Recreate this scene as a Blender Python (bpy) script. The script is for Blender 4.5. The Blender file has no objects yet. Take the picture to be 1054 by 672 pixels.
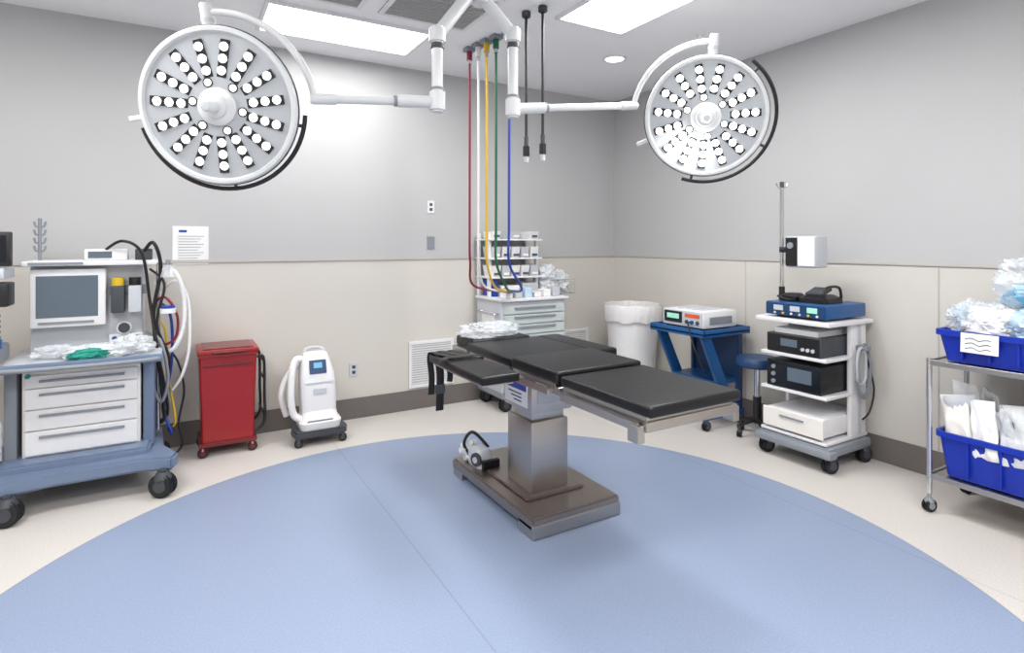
import bpy, bmesh, math, random
from mathutils import Vector, Matrix, noise
random.seed(7)
SC=bpy.context.scene
CX,BY,RX,LX,FY,HT=0,4.77,4.08,-2.7,-2.5,3.0
# ---------------------------------------------------------------- materials
def lin(c):
    return tuple(((v/255)/12.92 if v/255<=.04045 else ((v/255+.055)/1.055)**2.4) for v in c)+(1,)
def mat(name,rgb,rough=.5,metal=0,var=.04,scale=12,bump=0,bscale=60,emit=0,alpha=1,trans=0,coat=0,spec=.5):
    m=bpy.data.materials.new(name); m.use_nodes=True
    nt=m.node_tree; b=nt.nodes['Principled BSDF']; L=nt.links.new
    tc=nt.nodes.new('ShaderNodeTexCoord')
    nz=nt.nodes.new('ShaderNodeTexNoise'); nz.inputs['Scale'].default_value=scale; nz.inputs['Detail'].default_value=3
    L(tc.outputs['Object'],nz.inputs['Vector'])
    mx=nt.nodes.new('ShaderNodeMix'); mx.data_type='RGBA'
    c=lin(rgb)
    mx.inputs[6].default_value=tuple(v*(1-var) for v in c[:3])+(1,)
    mx.inputs[7].default_value=tuple(min(1,v*(1+var)) for v in c[:3])+(1,)
    L(nz.outputs['Fac'],mx.inputs[0]); L(mx.outputs[2],b.inputs['Base Color'])
    b.inputs['Roughness'].default_value=rough; b.inputs['Metallic'].default_value=metal
    b.inputs['Specular IOR Level'].default_value=spec
    if coat: b.inputs['Coat Weight'].default_value=coat
    if emit:
        b.inputs['Emission Color'].default_value=c; b.inputs['Emission Strength'].default_value=emit
    if alpha<1: b.inputs['Alpha'].default_value=alpha
    if trans: b.inputs['Transmission Weight'].default_value=trans
    if bump:
        n2=nt.nodes.new('ShaderNodeTexNoise'); n2.inputs['Scale'].default_value=bscale
        L(tc.outputs['Object'],n2.inputs['Vector'])
        bp=nt.nodes.new('ShaderNodeBump'); bp.inputs['Strength'].default_value=bump; bp.inputs['Distance'].default_value=.01
        L(n2.outputs['Fac'],bp.inputs['Height']); L(bp.outputs[0],b.inputs['Normal'])
    return m
def brushed(name,rgb,rough=.3,stretch=(1,1,40)):
    m=mat(name,rgb,rough,1,var=.12,scale=8)
    nt=m.node_tree; nz=[n for n in nt.nodes if n.type=='TEX_NOISE'][0]
    tc=[n for n in nt.nodes if n.type=='TEX_COORD'][0]
    mp=nt.nodes.new('ShaderNodeMapping'); mp.inputs['Scale'].default_value=stretch
    nt.links.new(tc.outputs['Object'],mp.inputs[0]); nt.links.new(mp.outputs[0],nz.inputs['Vector'])
    return m
def wall_mat(name,up,lo):
    m=bpy.data.materials.new(name); m.use_nodes=True; nt=m.node_tree; L=nt.links.new
    b=nt.nodes['Principled BSDF']; b.inputs['Roughness'].default_value=.55
    g=nt.nodes.new('ShaderNodeNewGeometry'); s=nt.nodes.new('ShaderNodeSeparateXYZ'); L(g.outputs['Position'],s.inputs[0])
    th=nt.nodes.new('ShaderNodeMath'); th.operation='LESS_THAN'; th.inputs[1].default_value=1.33; L(s.outputs[2],th.inputs[0])
    mx=nt.nodes.new('ShaderNodeMix'); mx.data_type='RGBA'; mx.inputs[6].default_value=lin(up); mx.inputs[7].default_value=lin(lo)
    L(th.outputs[0],mx.inputs[0])
    nz=nt.nodes.new('ShaderNodeTexNoise'); nz.inputs['Scale'].default_value=2.5; nz.inputs['Detail'].default_value=6; L(g.outputs['Position'],nz.inputs['Vector'])
    mr=nt.nodes.new('ShaderNodeMapRange'); mr.inputs[3].default_value=.97; mr.inputs[4].default_value=1.03; L(nz.outputs['Fac'],mr.inputs[0])
    vm=nt.nodes.new('ShaderNodeVectorMath'); vm.operation='SCALE'; L(mx.outputs[2],vm.inputs[0]); L(mr.outputs[0],vm.inputs['Scale'])
    L(vm.outputs[0],b.inputs['Base Color'])
    n2=nt.nodes.new('ShaderNodeTexNoise'); n2.inputs['Scale'].default_value=180; L(g.outputs['Position'],n2.inputs['Vector'])
    bp=nt.nodes.new('ShaderNodeBump'); bp.inputs['Strength'].default_value=.08; bp.inputs['Distance'].default_value=.003
    L(n2.outputs['Fac'],bp.inputs['Height']); L(bp.outputs[0],b.inputs['Normal'])
    return m
def floor_mat():
    m=bpy.data.materials.new('vinyl_floor'); m.use_nodes=True; nt=m.node_tree; L=nt.links.new
    b=nt.nodes['Principled BSDF']; b.inputs['Roughness'].default_value=.42
    g=nt.nodes.new('ShaderNodeNewGeometry')
    s=nt.nodes.new('ShaderNodeSeparateXYZ'); L(g.outputs['Position'],s.inputs[0])
    def M(op,a,bv):
        n=nt.nodes.new('ShaderNodeMath'); n.operation=op
        for i,v in enumerate((a,bv)):
            if v is None: continue
            if isinstance(v,(int,float)): n.inputs[i].default_value=v
            else: L(v,n.inputs[i])
        return n.outputs[0]
    dx=M('SUBTRACT',s.outputs[0],1.12); dy=M('SUBTRACT',s.outputs[1],2.06)
    r=M('SQRT',M('ADD',M('MULTIPLY',dx,dx),M('MULTIPLY',dy,dy)),None)
    ins=M('LESS_THAN',r,2.06)
    edge=M('LESS_THAN',M('ABSOLUTE',M('SUBTRACT',r,2.06),None),.004)
    mx=nt.nodes.new('ShaderNodeMix'); mx.data_type='RGBA'
    mx.inputs[6].default_value=lin((205,200,195)); mx.inputs[7].default_value=lin((138,152,178)); L(ins,mx.inputs[0])
    md=M('ABSOLUTE',M('SUBTRACT',M('MODULO',M('ADD',s.outputs[0],11.02),2.0),1.0),None)
    md=M('GREATER_THAN',md,.9972)
    sm=M('MULTIPLY',M('MAXIMUM',md,edge),.22)
    nz=nt.nodes.new('ShaderNodeTexNoise'); nz.inputs['Scale'].default_value=140; nz.inputs['Detail'].default_value=3; L(g.outputs['Position'],nz.inputs['Vector'])
    mr=nt.nodes.new('ShaderNodeMapRange'); mr.inputs[1].default_value=.3; mr.inputs[2].default_value=.7; mr.inputs[3].default_value=.9; mr.inputs[4].default_value=1.08; L(nz.outputs['Fac'],mr.inputs[0])
    n3=nt.nodes.new('ShaderNodeTexNoise'); n3.inputs['Scale'].default_value=1.6; n3.inputs['Detail'].default_value=4; L(g.outputs['Position'],n3.inputs['Vector'])
    m3=nt.nodes.new('ShaderNodeMapRange'); m3.inputs[3].default_value=.33; m3.inputs[4].default_value=.48; L(n3.outputs['Fac'],m3.inputs[0]); L(m3.outputs[0],b.inputs['Roughness'])
    fac=M('MULTIPLY',mr.outputs[0],M('SUBTRACT',1.0,sm))
    vm=nt.nodes.new('ShaderNodeVectorMath'); vm.operation='SCALE'; L(mx.outputs[2],vm.inputs[0]); L(fac,vm.inputs['Scale'])
    L(vm.outputs[0],b.inputs['Base Color'])
    return m
WHITE=mat('white_plastic',(226,226,228),.4,bump=.02)
OFFW=mat('ivory_plastic',(232,229,222),.45)
LGREY=mat('light_grey_plastic',(190,194,200),.45)
MGREY=mat('mid_grey_plastic',(132,138,146),.5)
DGREY=mat('dark_grey_plastic',(62,66,72),.5)
BLACK=mat('black_plastic',(22,22,25),.4)
RUB=mat('black_rubber',(30,31,34),.75)
VINYL=mat('black_vinyl_pad',(15,16,19),.36,bump=.12,bscale=25,var=.15,spec=.4)
STEEL=brushed('brushed_steel',(184,180,176),.3)
STEELD=brushed('base_steel',(166,156,150),.34,(30,1,1))
CHROME=mat('chrome',(210,210,212),.16,1)
BGREY=mat('blue_grey_enamel',(108,124,150),.4)
RED=mat('red_plastic',(146,16,20),.3,bump=.03,coat=.2)
REDD=mat('dark_red_plastic',(105,12,16),.35,coat=.3)
BLUE=mat('blue_enamel',(24,82,138),.38)
BLUED=mat('dark_blue_enamel',(22,58,100),.42)
BINB=mat('blue_bin_plastic',(14,46,165),.35)
LBLUE=mat('light_blue_wrap',(110,180,215),.5)
PBLUE=mat('pale_blue_wrap',(185,208,226),.5)
TEAL=mat('teal_fabric',(30,140,125),.7)
SAGE=mat('cabinet_face',(192,202,200),.45)
SCREEN=mat('screen_glass',(92,106,118),.15,var=.12,scale=4)
SCRD=mat('dark_screen',(20,24,30),.12)
SCRG=mat('green_display',(150,210,190),.3,emit=.3)
ORANGE=mat('orange_panel',(220,90,40),.4)
YEL=mat('yellow_hose',(214,176,40),.45)
REDH=mat('red_hose',(130,24,52),.45)
GRN=mat('green_hose',(20,96,62),.45)
BLH=mat('blue_hose',(30,60,150),.45)
WH=mat('white_hose',(225,225,225),.45)
PAPER=mat('paper',(236,236,236),.8)
INK=mat('ink',(80,84,96),.8)
LAMPW=mat('lamp_shell_white',(212,215,217),.35,coat=.2)
LAMPF=mat('lamp_face',(178,183,188),.4)
LENS=mat('lens_housing',(30,33,38),.3)
LEDL=mat('led_lit',(255,255,255),.3,emit=1.6,var=0)
LEDR=mat('led_bright',(255,253,248),.3,emit=9,var=0)
LEDX=mat('led_glow_boost',(255,253,248),.3,emit=90,var=0)  # emission raised far beyond the other LEDs to imitate a blown-out glow
PANEL=mat('light_panel_diffuser',(255,255,255),.5,emit=5.5,var=0)
FRAME=mat('ceiling_frame',(230,230,232),.5)
GRILLE=mat('grille_metal',(188,188,188),.5)
GRILLD=mat('grille_dark',(104,104,106),.6)
CLEAR=mat('clear_plastic_film',(235,240,245),.15,alpha=.38,spec=1)
FILM=mat('milky_plastic_film',(228,232,236),.25,alpha=.8,spec=.8,bump=.6,bscale=30)
LINER=mat('bin_liner',(218,216,216),.4,bump=.5,bscale=18)
BASEM=mat('cove_base_rubber',(108,102,100),.5)
DADO=mat('dado_strip',(186,182,178),.5)
CEIL=mat('ceiling_paint',(243,243,245),.8,var=.02,scale=2)
WB=wall_mat('wall_paint_and_wainscot',(184,184,185),(204,200,193))
FLOOR=floor_mat()
# ---------------------------------------------------------------- builders
class G:
    def __init__(s,name,origin=(0,0,0),M=None,world=True):
        s.o=Vector(origin); s.e=bpy.data.objects.new(name,None); s.e.empty_display_size=.1
        SC.collection.objects.link(s.e)
        if M is not None: s.e.matrix_world=M; s.off=Vector((0,0,0))
        else: s.e.location=s.o; s.off=-s.o if world else Vector((0,0,0))
    def add(s,name,bm,m,smooth=False,X=None):
        if X is not None: bmesh.ops.transform(bm,matrix=X,verts=bm.verts)
        bmesh.ops.translate(bm,vec=s.off,verts=bm.verts)
        bmesh.ops.recalc_face_normals(bm,faces=bm.faces)
        me=bpy.data.meshes.new(name); bm.to_mesh(me); bm.free()
        if smooth:
            for p in me.polygons: p.use_smooth=True
            try: me.set_sharp_from_angle(angle=math.radians(40))
            except Exception: pass
        me.materials.append(m)
        o=bpy.data.objects.new(name,me); SC.collection.objects.link(o); o.parent=s.e
        return o
    def box(s,name,x0,x1,y0,y1,z0,z1,m,bev=.004,X=None,seg=2):
        bm=bmesh.new(); bmesh.ops.create_cube(bm,size=1)
        bmesh.ops.scale(bm,vec=(x1-x0,y1-y0,z1-z0),verts=bm.verts)
        bmesh.ops.translate(bm,vec=((x0+x1)/2,(y0+y1)/2,(z0+z1)/2),verts=bm.verts)
        bev=min(bev,.45*min(abs(x1-x0),abs(y1-y0),abs(z1-z0)))
        if bev>0: bmesh.ops.bevel(bm,geom=list(bm.edges),offset=bev,segments=seg,affect='EDGES',profile=.6)
        return s.add(name,bm,m,bev>.006,X)
    def cyl(s,name,p1,p2,r,m,r2=None,n=24,bev=0):
        p1,p2=Vector(p1),Vector(p2); r2=r if r2 is None else r2
        bm=bmesh.new(); d=p2-p1
        bmesh.ops.create_cone(bm,cap_ends=True,segments=n,radius1=r,radius2=r2,depth=d.length)
        if bev: bmesh.ops.bevel(bm,geom=[e for e in bm.edges if abs(e.verts[0].co.z-e.verts[1].co.z)<1e-6],offset=bev,segments=2,affect='EDGES')
        q=Vector((0,0,1)).rotation_difference(d.normalized()).to_matrix().to_4x4()
        bmesh.ops.transform(bm,matrix=Matrix.Translation((p1+p2)/2)@q,verts=bm.verts)
        return s.add(name,bm,m,True)
    def tube(s,name,pts,r,m,n=10,sm=8,closed=False,flat=None,corr=0):
        P=[Vector(p) for p in pts]
        if sm and len(P)>2:
            Q=[]
            for i in range(len(P)-1):
                a=P[max(i-1,0)];b=P[i];c=P[i+1];d=P[min(i+2,len(P)-1)]
                for k in range(sm):
                    t=k/sm
                    Q.append(.5*((2*b)+(c-a)*t+(2*a-5*b+4*c-d)*t*t+(3*b-a-3*c+d)*t**3))
            Q.append(P[-1]); P=Q
        bm=bmesh.new(); rings=[]; up=None
        for i,p in enumerate(P):
            t=(P[min(i+1,len(P)-1)]-P[max(i-1,0)])
            if t.length<1e-9: t=Vector((0,0,1))
            t.normalize()
            if up is None:
                up=Vector((0,0,1)) if abs(t.z)<.9 else Vector((1,0,0))
                up=(up-t*up.dot(t)).normalized()
            else:
                u=up-t*up.dot(t)
                if u.length>1e-6: up=u.normalized()
            v=t.cross(up); rr=r*(1+(corr if i%2 else 0)); f=flat if flat else 1
            rings.append([bm.verts.new(p+up*math.cos(2*math.pi*k/n)*rr*f+v*math.sin(2*math.pi*k/n)*rr) for k in range(n)])
        for a,b in zip(rings,rings[1:]):
            for k in range(n): bm.faces.new((a[k],a[(k+1)%n],b[(k+1)%n],b[k]))
        bm.faces.new(rings[0]); bm.faces.new(rings[-1][::-1])
        return s.add(name,bm,m,True)
    def lathe(s,name,prof,m,c=(0,0,0),n=40,X=None):
        bm=bmesh.new(); rings=[]
        for r,z in prof:
            if r<1e-5: rings.append([bm.verts.new((c[0],c[1],c[2]+z))])
            else: rings.append([bm.verts.new((c[0]+r*math.cos(2*math.pi*k/n),c[1]+r*math.sin(2*math.pi*k/n),c[2]+z)) for k in range(n)])
        for a,b in zip(rings,rings[1:]):
            if len(a)==1 and len(b)==1: continue
            for k in range(n):
                k2=(k+1)%n
                if len(a)==1: bm.faces.new((a[0],b[k],b[k2]))
                elif len(b)==1: bm.faces.new((a[k],a[k2],b[0]))
                else: bm.faces.new((a[k],a[k2],b[k2],b[k]))
        return s.add(name,bm,m,True,X)
    def loft(s,name,secs,m,cap0=True,cap1=True,k=6):
        bm=bmesh.new(); rings=[]
        for z,cx,cy,wx,wy,r in secs:
            r=min(r,wx*.49,wy*.49); ring=[]
            for q,(sx,sy) in enumerate(((1,1),(-1,1),(-1,-1),(1,-1))):
                for i in range(k+1):
                    a=math.pi/2*(q+i/k)
                    ring.append(bm.verts.new((cx+sx*(wx/2-r)+r*math.cos(a),cy+sy*(wy/2-r)+r*math.sin(a),z)))
            rings.append(ring)
        N=len(rings[0])
        for a,b in zip(rings,rings[1:]):
            for i in range(N): bm.faces.new((a[i],a[(i+1)%N],b[(i+1)%N],b[i]))
        if cap0: bm.faces.new(rings[0][::-1])
        if cap1: bm.faces.new(rings[-1])
        return s.add(name,bm,m,True)
    def prism(s,name,poly,a0,a1,m,axis='z',bev=.004):
        bm=bmesh.new()
        def P(u,v,w): return {'z':(u,v,w),'y':(u,w,v),'x':(w,u,v)}[axis]
        A=[bm.verts.new(P(u,v,a0)) for u,v in poly]; B=[bm.verts.new(P(u,v,a1)) for u,v in poly]
        n=len(poly)
        for i in range(n): bm.faces.new((A[i],A[(i+1)%n],B[(i+1)%n],B[i]))
        bm.faces.new(A[::-1]); bm.faces.new(B)
        bmesh.ops.recalc_face_normals(bm,faces=bm.faces)
        if bev: bmesh.ops.bevel(bm,geom=list(bm.edges),offset=bev,segments=2,affect='EDGES')
        return s.add(name,bm,m,bev>.006)
    def blob(s,name,c,sz,m,seed=0,amp=.35,fr=2.2,zmin=None,X=None,sub=5):
        bm=bmesh.new(); bmesh.ops.create_icosphere(bm,subdivisions=sub,radius=1)
        for v in bm.verts:
            p=v.co.copy(); o=Vector((seed*3.1,seed*1.7,seed*.9))
            d=noise.noise(p*fr+o)*amp+abs(noise.noise(p*fr*2.7+o))*amp*.6+noise.noise(p*fr*6+o)*amp*.18
            v.co=p*(1+d)
            v.co=Vector((v.co.x*sz[0]+c[0],v.co.y*sz[1]+c[1],v.co.z*sz[2]+c[2]))
            if zmin is not None and v.co.z<zmin: v.co.z=zmin+.0005
        return s.add(name,bm,m,True,X)
    def pouch(s,name,w,h,m,seed,X):
        # crumpled flat heat-sealed pouch: thin pillow with wavy edges
        bm=bmesh.new(); nu,nv=14,18; A=[];B=[]
        o=Vector((seed*2.3,seed*.7,0))
        for i in range(nu+1):
            ra=[];rb=[]
            for j in range(nv+1):
                u=i/nu*2-1; v=j/nv*2-1
                th=.016*(max(0,1-u**4)*max(0,1-v**4))**.5+.0012
                wv=.014*noise.noise(Vector((u*1.6,v*1.6,0))+o)+.006*noise.noise(Vector((u*5,v*5,0))+o)
                ra.append(bm.verts.new((u*w,wv+th,v*h))); rb.append(bm.verts.new((u*w,wv-th,v*h)))
            A.append(ra);B.append(rb)
        for i in range(nu):
            for j in range(nv):
                bm.faces.new((A[i][j],A[i+1][j],A[i+1][j+1],A[i][j+1])); bm.faces.new((B[i][j],B[i][j+1],B[i+1][j+1],B[i+1][j]))
        for i in range(nu):
            for j in (0,nv): bm.faces.new((A[i][j],A[i+1][j],B[i+1][j],B[i][j]))
        for j in range(nv):
            for i in (0,nu): bm.faces.new((A[i][j],A[i][j+1],B[i][j+1],B[i][j]))
        return s.add(name,bm,m,True,X)
    def caster(s,x,y,r=.05,ang=0,m=RUB,hm=DGREY,top=None):
        c,sn=math.cos(ang),math.sin(ang)
        w=r*.3
        for sg in (-1,1):
            a=(x+sn*sg*w*.6,y+c*sg*w*.6); b=(x+sn*sg*w*1.7,y+c*sg*w*1.7)
            s.cyl('caster_wheel',(a[0],a[1],r),(b[0],b[1],r),r,m,bev=r*.15)
            s.cyl('caster_hub',(b[0],b[1],r),(b[0]+sn*sg*.003,b[1]+c*sg*.003,r),r*.5,hm)
        s.cyl('caster_fork',(x,y,r*.9),(x,y,top or r*2.3),r*.28,hm)
        s.lathe('caster_cap',[(0,r*1.25),(r*.55,r*1.25),(r*.7,r*1.6),(r*.45,r*2.1),(0,r*2.1)],hm,(x,y,0),n=20)
def rot(c,ax,ay,az):
    return Matrix.Translation(c)@Matrix.Rotation(math.radians(az),4,'Z')@Matrix.Rotation(math.radians(ay),4,'Y')@Matrix.Rotation(math.radians(ax),4,'X')
def solo(name,x0,x1,y0,y1,z0,z1,m,bev=0):
    bm=bmesh.new(); bmesh.ops.create_cube(bm,size=1)
    c=Vector(((x0+x1)/2,(y0+y1)/2,(z0+z1)/2))
    bmesh.ops.scale(bm,vec=(x1-x0,y1-y0,z1-z0),verts=bm.verts)
    if bev: bmesh.ops.bevel(bm,geom=list(bm.edges),offset=bev,segments=2,affect='EDGES')
    me=bpy.data.meshes.new(name); bm.to_mesh(me); bm.free(); me.materials.append(m)
    o=bpy.data.objects.new(name,me); o.location=c; SC.collection.objects.link(o); return o
# ---------------------------------------------------------------- room
solo('floor',LX-.1,RX+.1,FY-.1,BY+.1,-.1,0,FLOOR)
solo('ceiling',LX-.1,RX+.1,FY-.1,BY+.1,HT,HT+.1,CEIL)
solo('wall_back',LX-.1,RX+.1,BY,BY+.1,0,HT,WB)
solo('wall_right',RX,RX+.1,FY-.1,BY,0,HT,WB)
solo('wall_left',LX-.1,LX,FY-.1,BY,0,HT,WB)
solo('wall_front',LX,RX,FY-.1,FY,0,HT,WB)
solo('baseboard_back',LX,RX,BY-.012,BY,0,.17,BASEM,.003)
solo('baseboard_right',RX-.012,RX,FY,BY-.012,0,.17,BASEM,.003)
solo('baseboard_left',LX,LX+.012,FY,BY-.012,0,.17,BASEM,.003)
solo('baseboard_front',LX+.012,RX-.012,FY,FY+.012,0,.17,BASEM,.003)
solo('trim_1',LX,RX,BY-.01,BY,1.32,1.345,DADO,.003)
solo('trim_2',RX-.01,RX,FY,BY-.01,1.32,1.345,DADO,.003)
solo('trim_3',RX-.004,RX,1.705,1.712,.17,1.32,DADO)
solo('trim_4',RX-.004,RX,3.1,3.107,.17,1.32,DADO)
# ceiling lights
def panel(x0,x1,y0,y1,power):
    g=G('ceiling_light_panel',((x0+x1)/2,(y0+y1)/2,HT))
    g.box('diffuser',x0+.02,x1-.02,y0+.02,y1-.02,HT-.012,HT-.002,PANEL,0)
    for a in ((x0,x1,y0,y0+.025),(x0,x1,y1-.025,y1),(x0,x0+.025,y0+.025,y1-.025),(x1-.025,x1,y0+.025,y1-.025)):
        g.box('frame',*a,HT-.02,HT,FRAME,.003)
    l=bpy.data.lights.new('panel_light','AREA'); l.shape='RECTANGLE'; l.size=x1-x0-.06; l.size_y=y1-y0-.06; l.energy=power; l.color=(1,.985,.965)
    o=bpy.data.objects.new('panel_light',l); SC.collection.objects.link(o); o.parent=g.e; o.location=(0,0,-.025)
panel(.47,1.6,3.85,4.42,14)
panel(2.2,2.79,2.0,3.18,36)
panel(-1.6,-.4,2.6,3.2,38)  # unseen panels from here down, added to light the room
panel(-1.3,-.1,.3,.9,40)
panel(1.2,2.4,.0,.6,42)
panel(2.2,2.79,-1.6,-.4,28)
panel(-1.3,-.1,-1.6,-1.0,28)
g=G('downlight',(3.12,3.64,HT))
g.lathe('trim_ring',[(.075,-.001),(.1,-.001),(.1,-.008),(.078,-.012),(.075,-.008)],FRAME,(3.12,3.64,HT))
g.lathe('lens',[(0,-.006),(.077,-.006),(.077,-.001),(0,-.001)],PANEL,(3.12,3.64,HT))
def grille(x0,x1,y0,y1):
    g=G('ceiling_air_diffuser',((x0+x1)/2,(y0+y1)/2,HT))
    g.box('back_plate',x0,x1,y0,y1,HT-.006,HT,GRILLD,0)
    for a in ((x0,x1,y0,y0+.03),(x0,x1,y1-.03,y1),(x0,x0+.03,y0+.03,y1-.03),(x1-.03,x1,y0+.03,y1-.03)):
        g.box('frame',*a,HT-.018,HT-.002,FRAME,.003)
    n=18
    for i in range(n):
        y=y0+.04+(y1-y0-.08)*i/(n-1)
        g.box('slat',x0+.03,x1-.03,y-.004,y+.004,HT-.015,HT-.005,GRILLE,0)
grille(1.14,1.77,3.1,3.7); grille(.4,1.02,3.1,3.7)
g=G('sprinkler_head',(3.3,2.9,HT))
g.lathe('escutcheon',[(0,0),(.035,0),(.03,-.012),(.012,-.015),(.01,-.04),(0,-.04)],FRAME,(3.3,2.9,HT))
# ---------------------------------------------------------------- wall fittings
g=G('wall_notice',(.07,BY,1.45))
g.box('sheet',-.04,.19,BY-.004,BY-.001,1.31,1.59,PAPER,0)
for i in range(9):
    g.box('text_line',-.005,.16-(i%3)*.02,BY-.0055,BY-.0042,1.515-i*.02,1.518-i*.02,INK,0)
g.box('header',0,.05,BY-.0055,BY-.0042,1.545,1.562,BLH,0)
def plate(nm,x,z,m,w=.035,h=.057,slots=True):
    g=G(nm,(x,BY,z)); g.box('plate',x-w,x+w,BY-.008,BY-.001,z-h,z+h,m,.003)
    if slots:
        for dz in (-.022,.022): g.box('socket',x-.014,x+.014,BY-.0095,BY-.0082,z+dz-.013,z+dz+.013,DGREY,.001)
plate('power_outlet',1.95,1.79,WHITE); plate('wall_switch_plate',1.95,1.47,MGREY,slots=False); plate('power_outlet',1.26,.41,LGREY)
def vent(x0,x1,z0,z1):
    g=G('wall_return_grille',((x0+x1)/2,BY,z0))
    g.box('back',x0,x1,BY-.006,BY-.001,z0,z1,GRILLE,0)
    for a in ((x0,x1,z0,z0+.03),(x0,x1,z1-.03,z1),(x0,x0+.03,z0+.03,z1-.03),(x1-.03,x1,z0+.03,z1-.03)):
        g.box('frame',a[0],a[1],BY-.018,BY-.001,a[2],a[3],WHITE,.003)
    n=int((z1-z0)/.022)
    for i in range(1,n):
        z=z0+.02+(z1-z0-.04)*i/n
        g.box('louvre',x0+.03,x1-.03,BY-.014,BY-.006,z-.005,z+.004,WHITE,0)
vent(1.74,2.17,.19,.6); vent(3.4,3.72,.2,.58)
# ---------------------------------------------------------------- operating table
g=G('operating_table',(1.78,2.8,0))
g.prism('base_plate',[(1.5,3.31),(1.5,2.36),(2.06,2.36),(2.06,3.31)],.04,.105,STEELD,bev=.01)
g.prism('base_riser',[(1.58,3.0),(1.58,2.54),(1.96,2.54),(1.96,3.0)],.105,.12,STEELD,bev=.006)
g.box('foot_bar_front',1.5,2.06,2.355,2.5,.002,.07,STEEL,.006)
for x in (1.505,1.97): g.box('foot_rear',x,x+.085,3.18,3.305,0,.05,STEEL,.004)
g.box('lower_column',1.635,1.875,2.58,2.84,.118,.5,STEEL,.01)
g.box('mid_column',1.65,1.86,2.6,2.82,.5,.58,STEEL,.008)
g.box('upper_column_cover',1.622,1.888,2.56,2.86,.55,.745,STEEL,.012)
g.box('column_label',1.619,1.623,2.6,2.84,.575,.71,PAPER,0)
g.box('column_label_stripe',1.6175,1.6195,2.61,2.83,.66,.7,BLH,0)
for i in range(3): g.box('column_label_text',1.6175,1.6195,2.66,2.8-.03*i,.635-.02*i,.642-.02*i,BLUED,0)
g.box('control_plate',1.66,1.84,2.556,2.56,.6,.7,LGREY,.001)
g.box('saddle',1.6,1.93,2.5,2.95,.735,.77,DGREY,.01)
for y0,y1 in ((1.61,2.16),(2.22,2.62),(2.66,3.14),(3.18,3.4)):
    for x in (1.515,2.055):
        g.box('side_rail',x-.007,x+.007,y0+.02,y1-.02,.745,.778,STEEL,.003)
        for yy in (y0+.06,y1-.06): g.box('rail_spacer',min(x,x+(.05 if x<1.8 else -.05)),max(x,x+(.05 if x<1.8 else -.05)),yy-.012,yy+.012,.752,.772,STEEL,.002)
    g.box('section_frame',1.54,2.03,y0,y1,.772,.804,STEEL,.004)
for x in (1.495,2.04): g.box('end_block',x,x+.035,1.61,1.67,.705,.77,STEEL,.004)
for x in (1.57,2.0): g.box('leg_bar',x-.014,x+.014,1.64,2.3,.74,.774,STEEL,.004)
g.box('end_bar',1.53,2.05,1.6,1.62,.745,.785,STEEL,.004)
g.cyl('hinge',(1.53,2.19,.775),(2.04,2.19,.775),.018,STEEL)
def pad(n,x0,x1,y0,y1,z0,z1): g.box(n,x0,x1,y0,y1,z0,z1,VINYL,.016,seg=4)
pad('leg_pad',1.53,2.05,1.58,2.17,.802,.848)
pad('seat_pad',1.53,2.06,2.19,2.62,.8,.862)
pad('back_pad',1.53,2.06,2.63,3.16,.8,.852)
pad('head_pad',1.58,2.0,3.17,3.43,.8,.86)
pad('armboard_pad',1.22,1.43,2.36,3.02,.795,.84)
pad('armboard_pad',2.1,2.27,2.62,3.24,.79,.84)
g.box('armboard_plate',1.24,1.41,2.39,2.99,.782,.796,STEEL,.003)
g.box('armboard_plate',2.12,2.25,2.65,3.2,.777,.791,STEEL,.003)
g.box('armboard_clamp',1.4,1.53,2.68,2.74,.75,.785,STEEL,.004)
g.box('armboard_clamp',2.05,2.14,2.8,2.86,.75,.78,STEEL,.004)
for i,(x,y,zb,w) in enumerate(((1.245,3.03,.6,.02),(1.3,3.035,.5,.026),(1.36,3.03,.66,.02))):
    g.tube('restraint_strap',[(x+.04,y-.2,.848),(x,y-.06,.85),(x,y+.005,.842),(x-.004,y+.016,.8),(x+.006,y+.014,.7),(x,y+.01,zb)],w,BLACK,flat=.12)
g.box('strap_buckle',1.27,1.33,3.03,3.055,.6,.65,DGREY,.004)
g.tube('strap_over_pad',[(1.2,2.8,.82),(1.22,2.8,.85),(1.32,2.8,.852),(1.43,2.8,.85),(1.45,2.8,.82)],.025,BLACK,flat=.12)
g.blob('plastic_bag',(1.76,3.3,.9),(.2,.12,.05),CLEAR,3,zmin=.862)
g=G('foot_pedal_unit',(1.6,3.08,.106))
g.loft('housing',[(.107,1.6,3.12,.1,.16,.03),(.17,1.6,3.12,.11,.16,.03),(.21,1.6,3.11,.08,.12,.03),(.22,1.6,3.11,.05,.07,.02)],LGREY)
g.cyl('dial',(1.555,3.07,.16),(1.54,3.065,.16),.04,DGREY); g.cyl('dial_cap',(1.54,3.065,.16),(1.535,3.063,.16),.018,LGREY)
g.box('base_clip',1.57,1.68,3.01,3.04,.107,.16,BLACK,.005)
g.tube('strap',[(1.57,3.17,.13),(1.53,3.2,.22),(1.58,3.18,.29),(1.66,3.12,.2)],.01,BLACK)
g.blob('wrap',(1.58,3.22,.17),(.06,.05,.06),FILM,5,zmin=.107)
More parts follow.
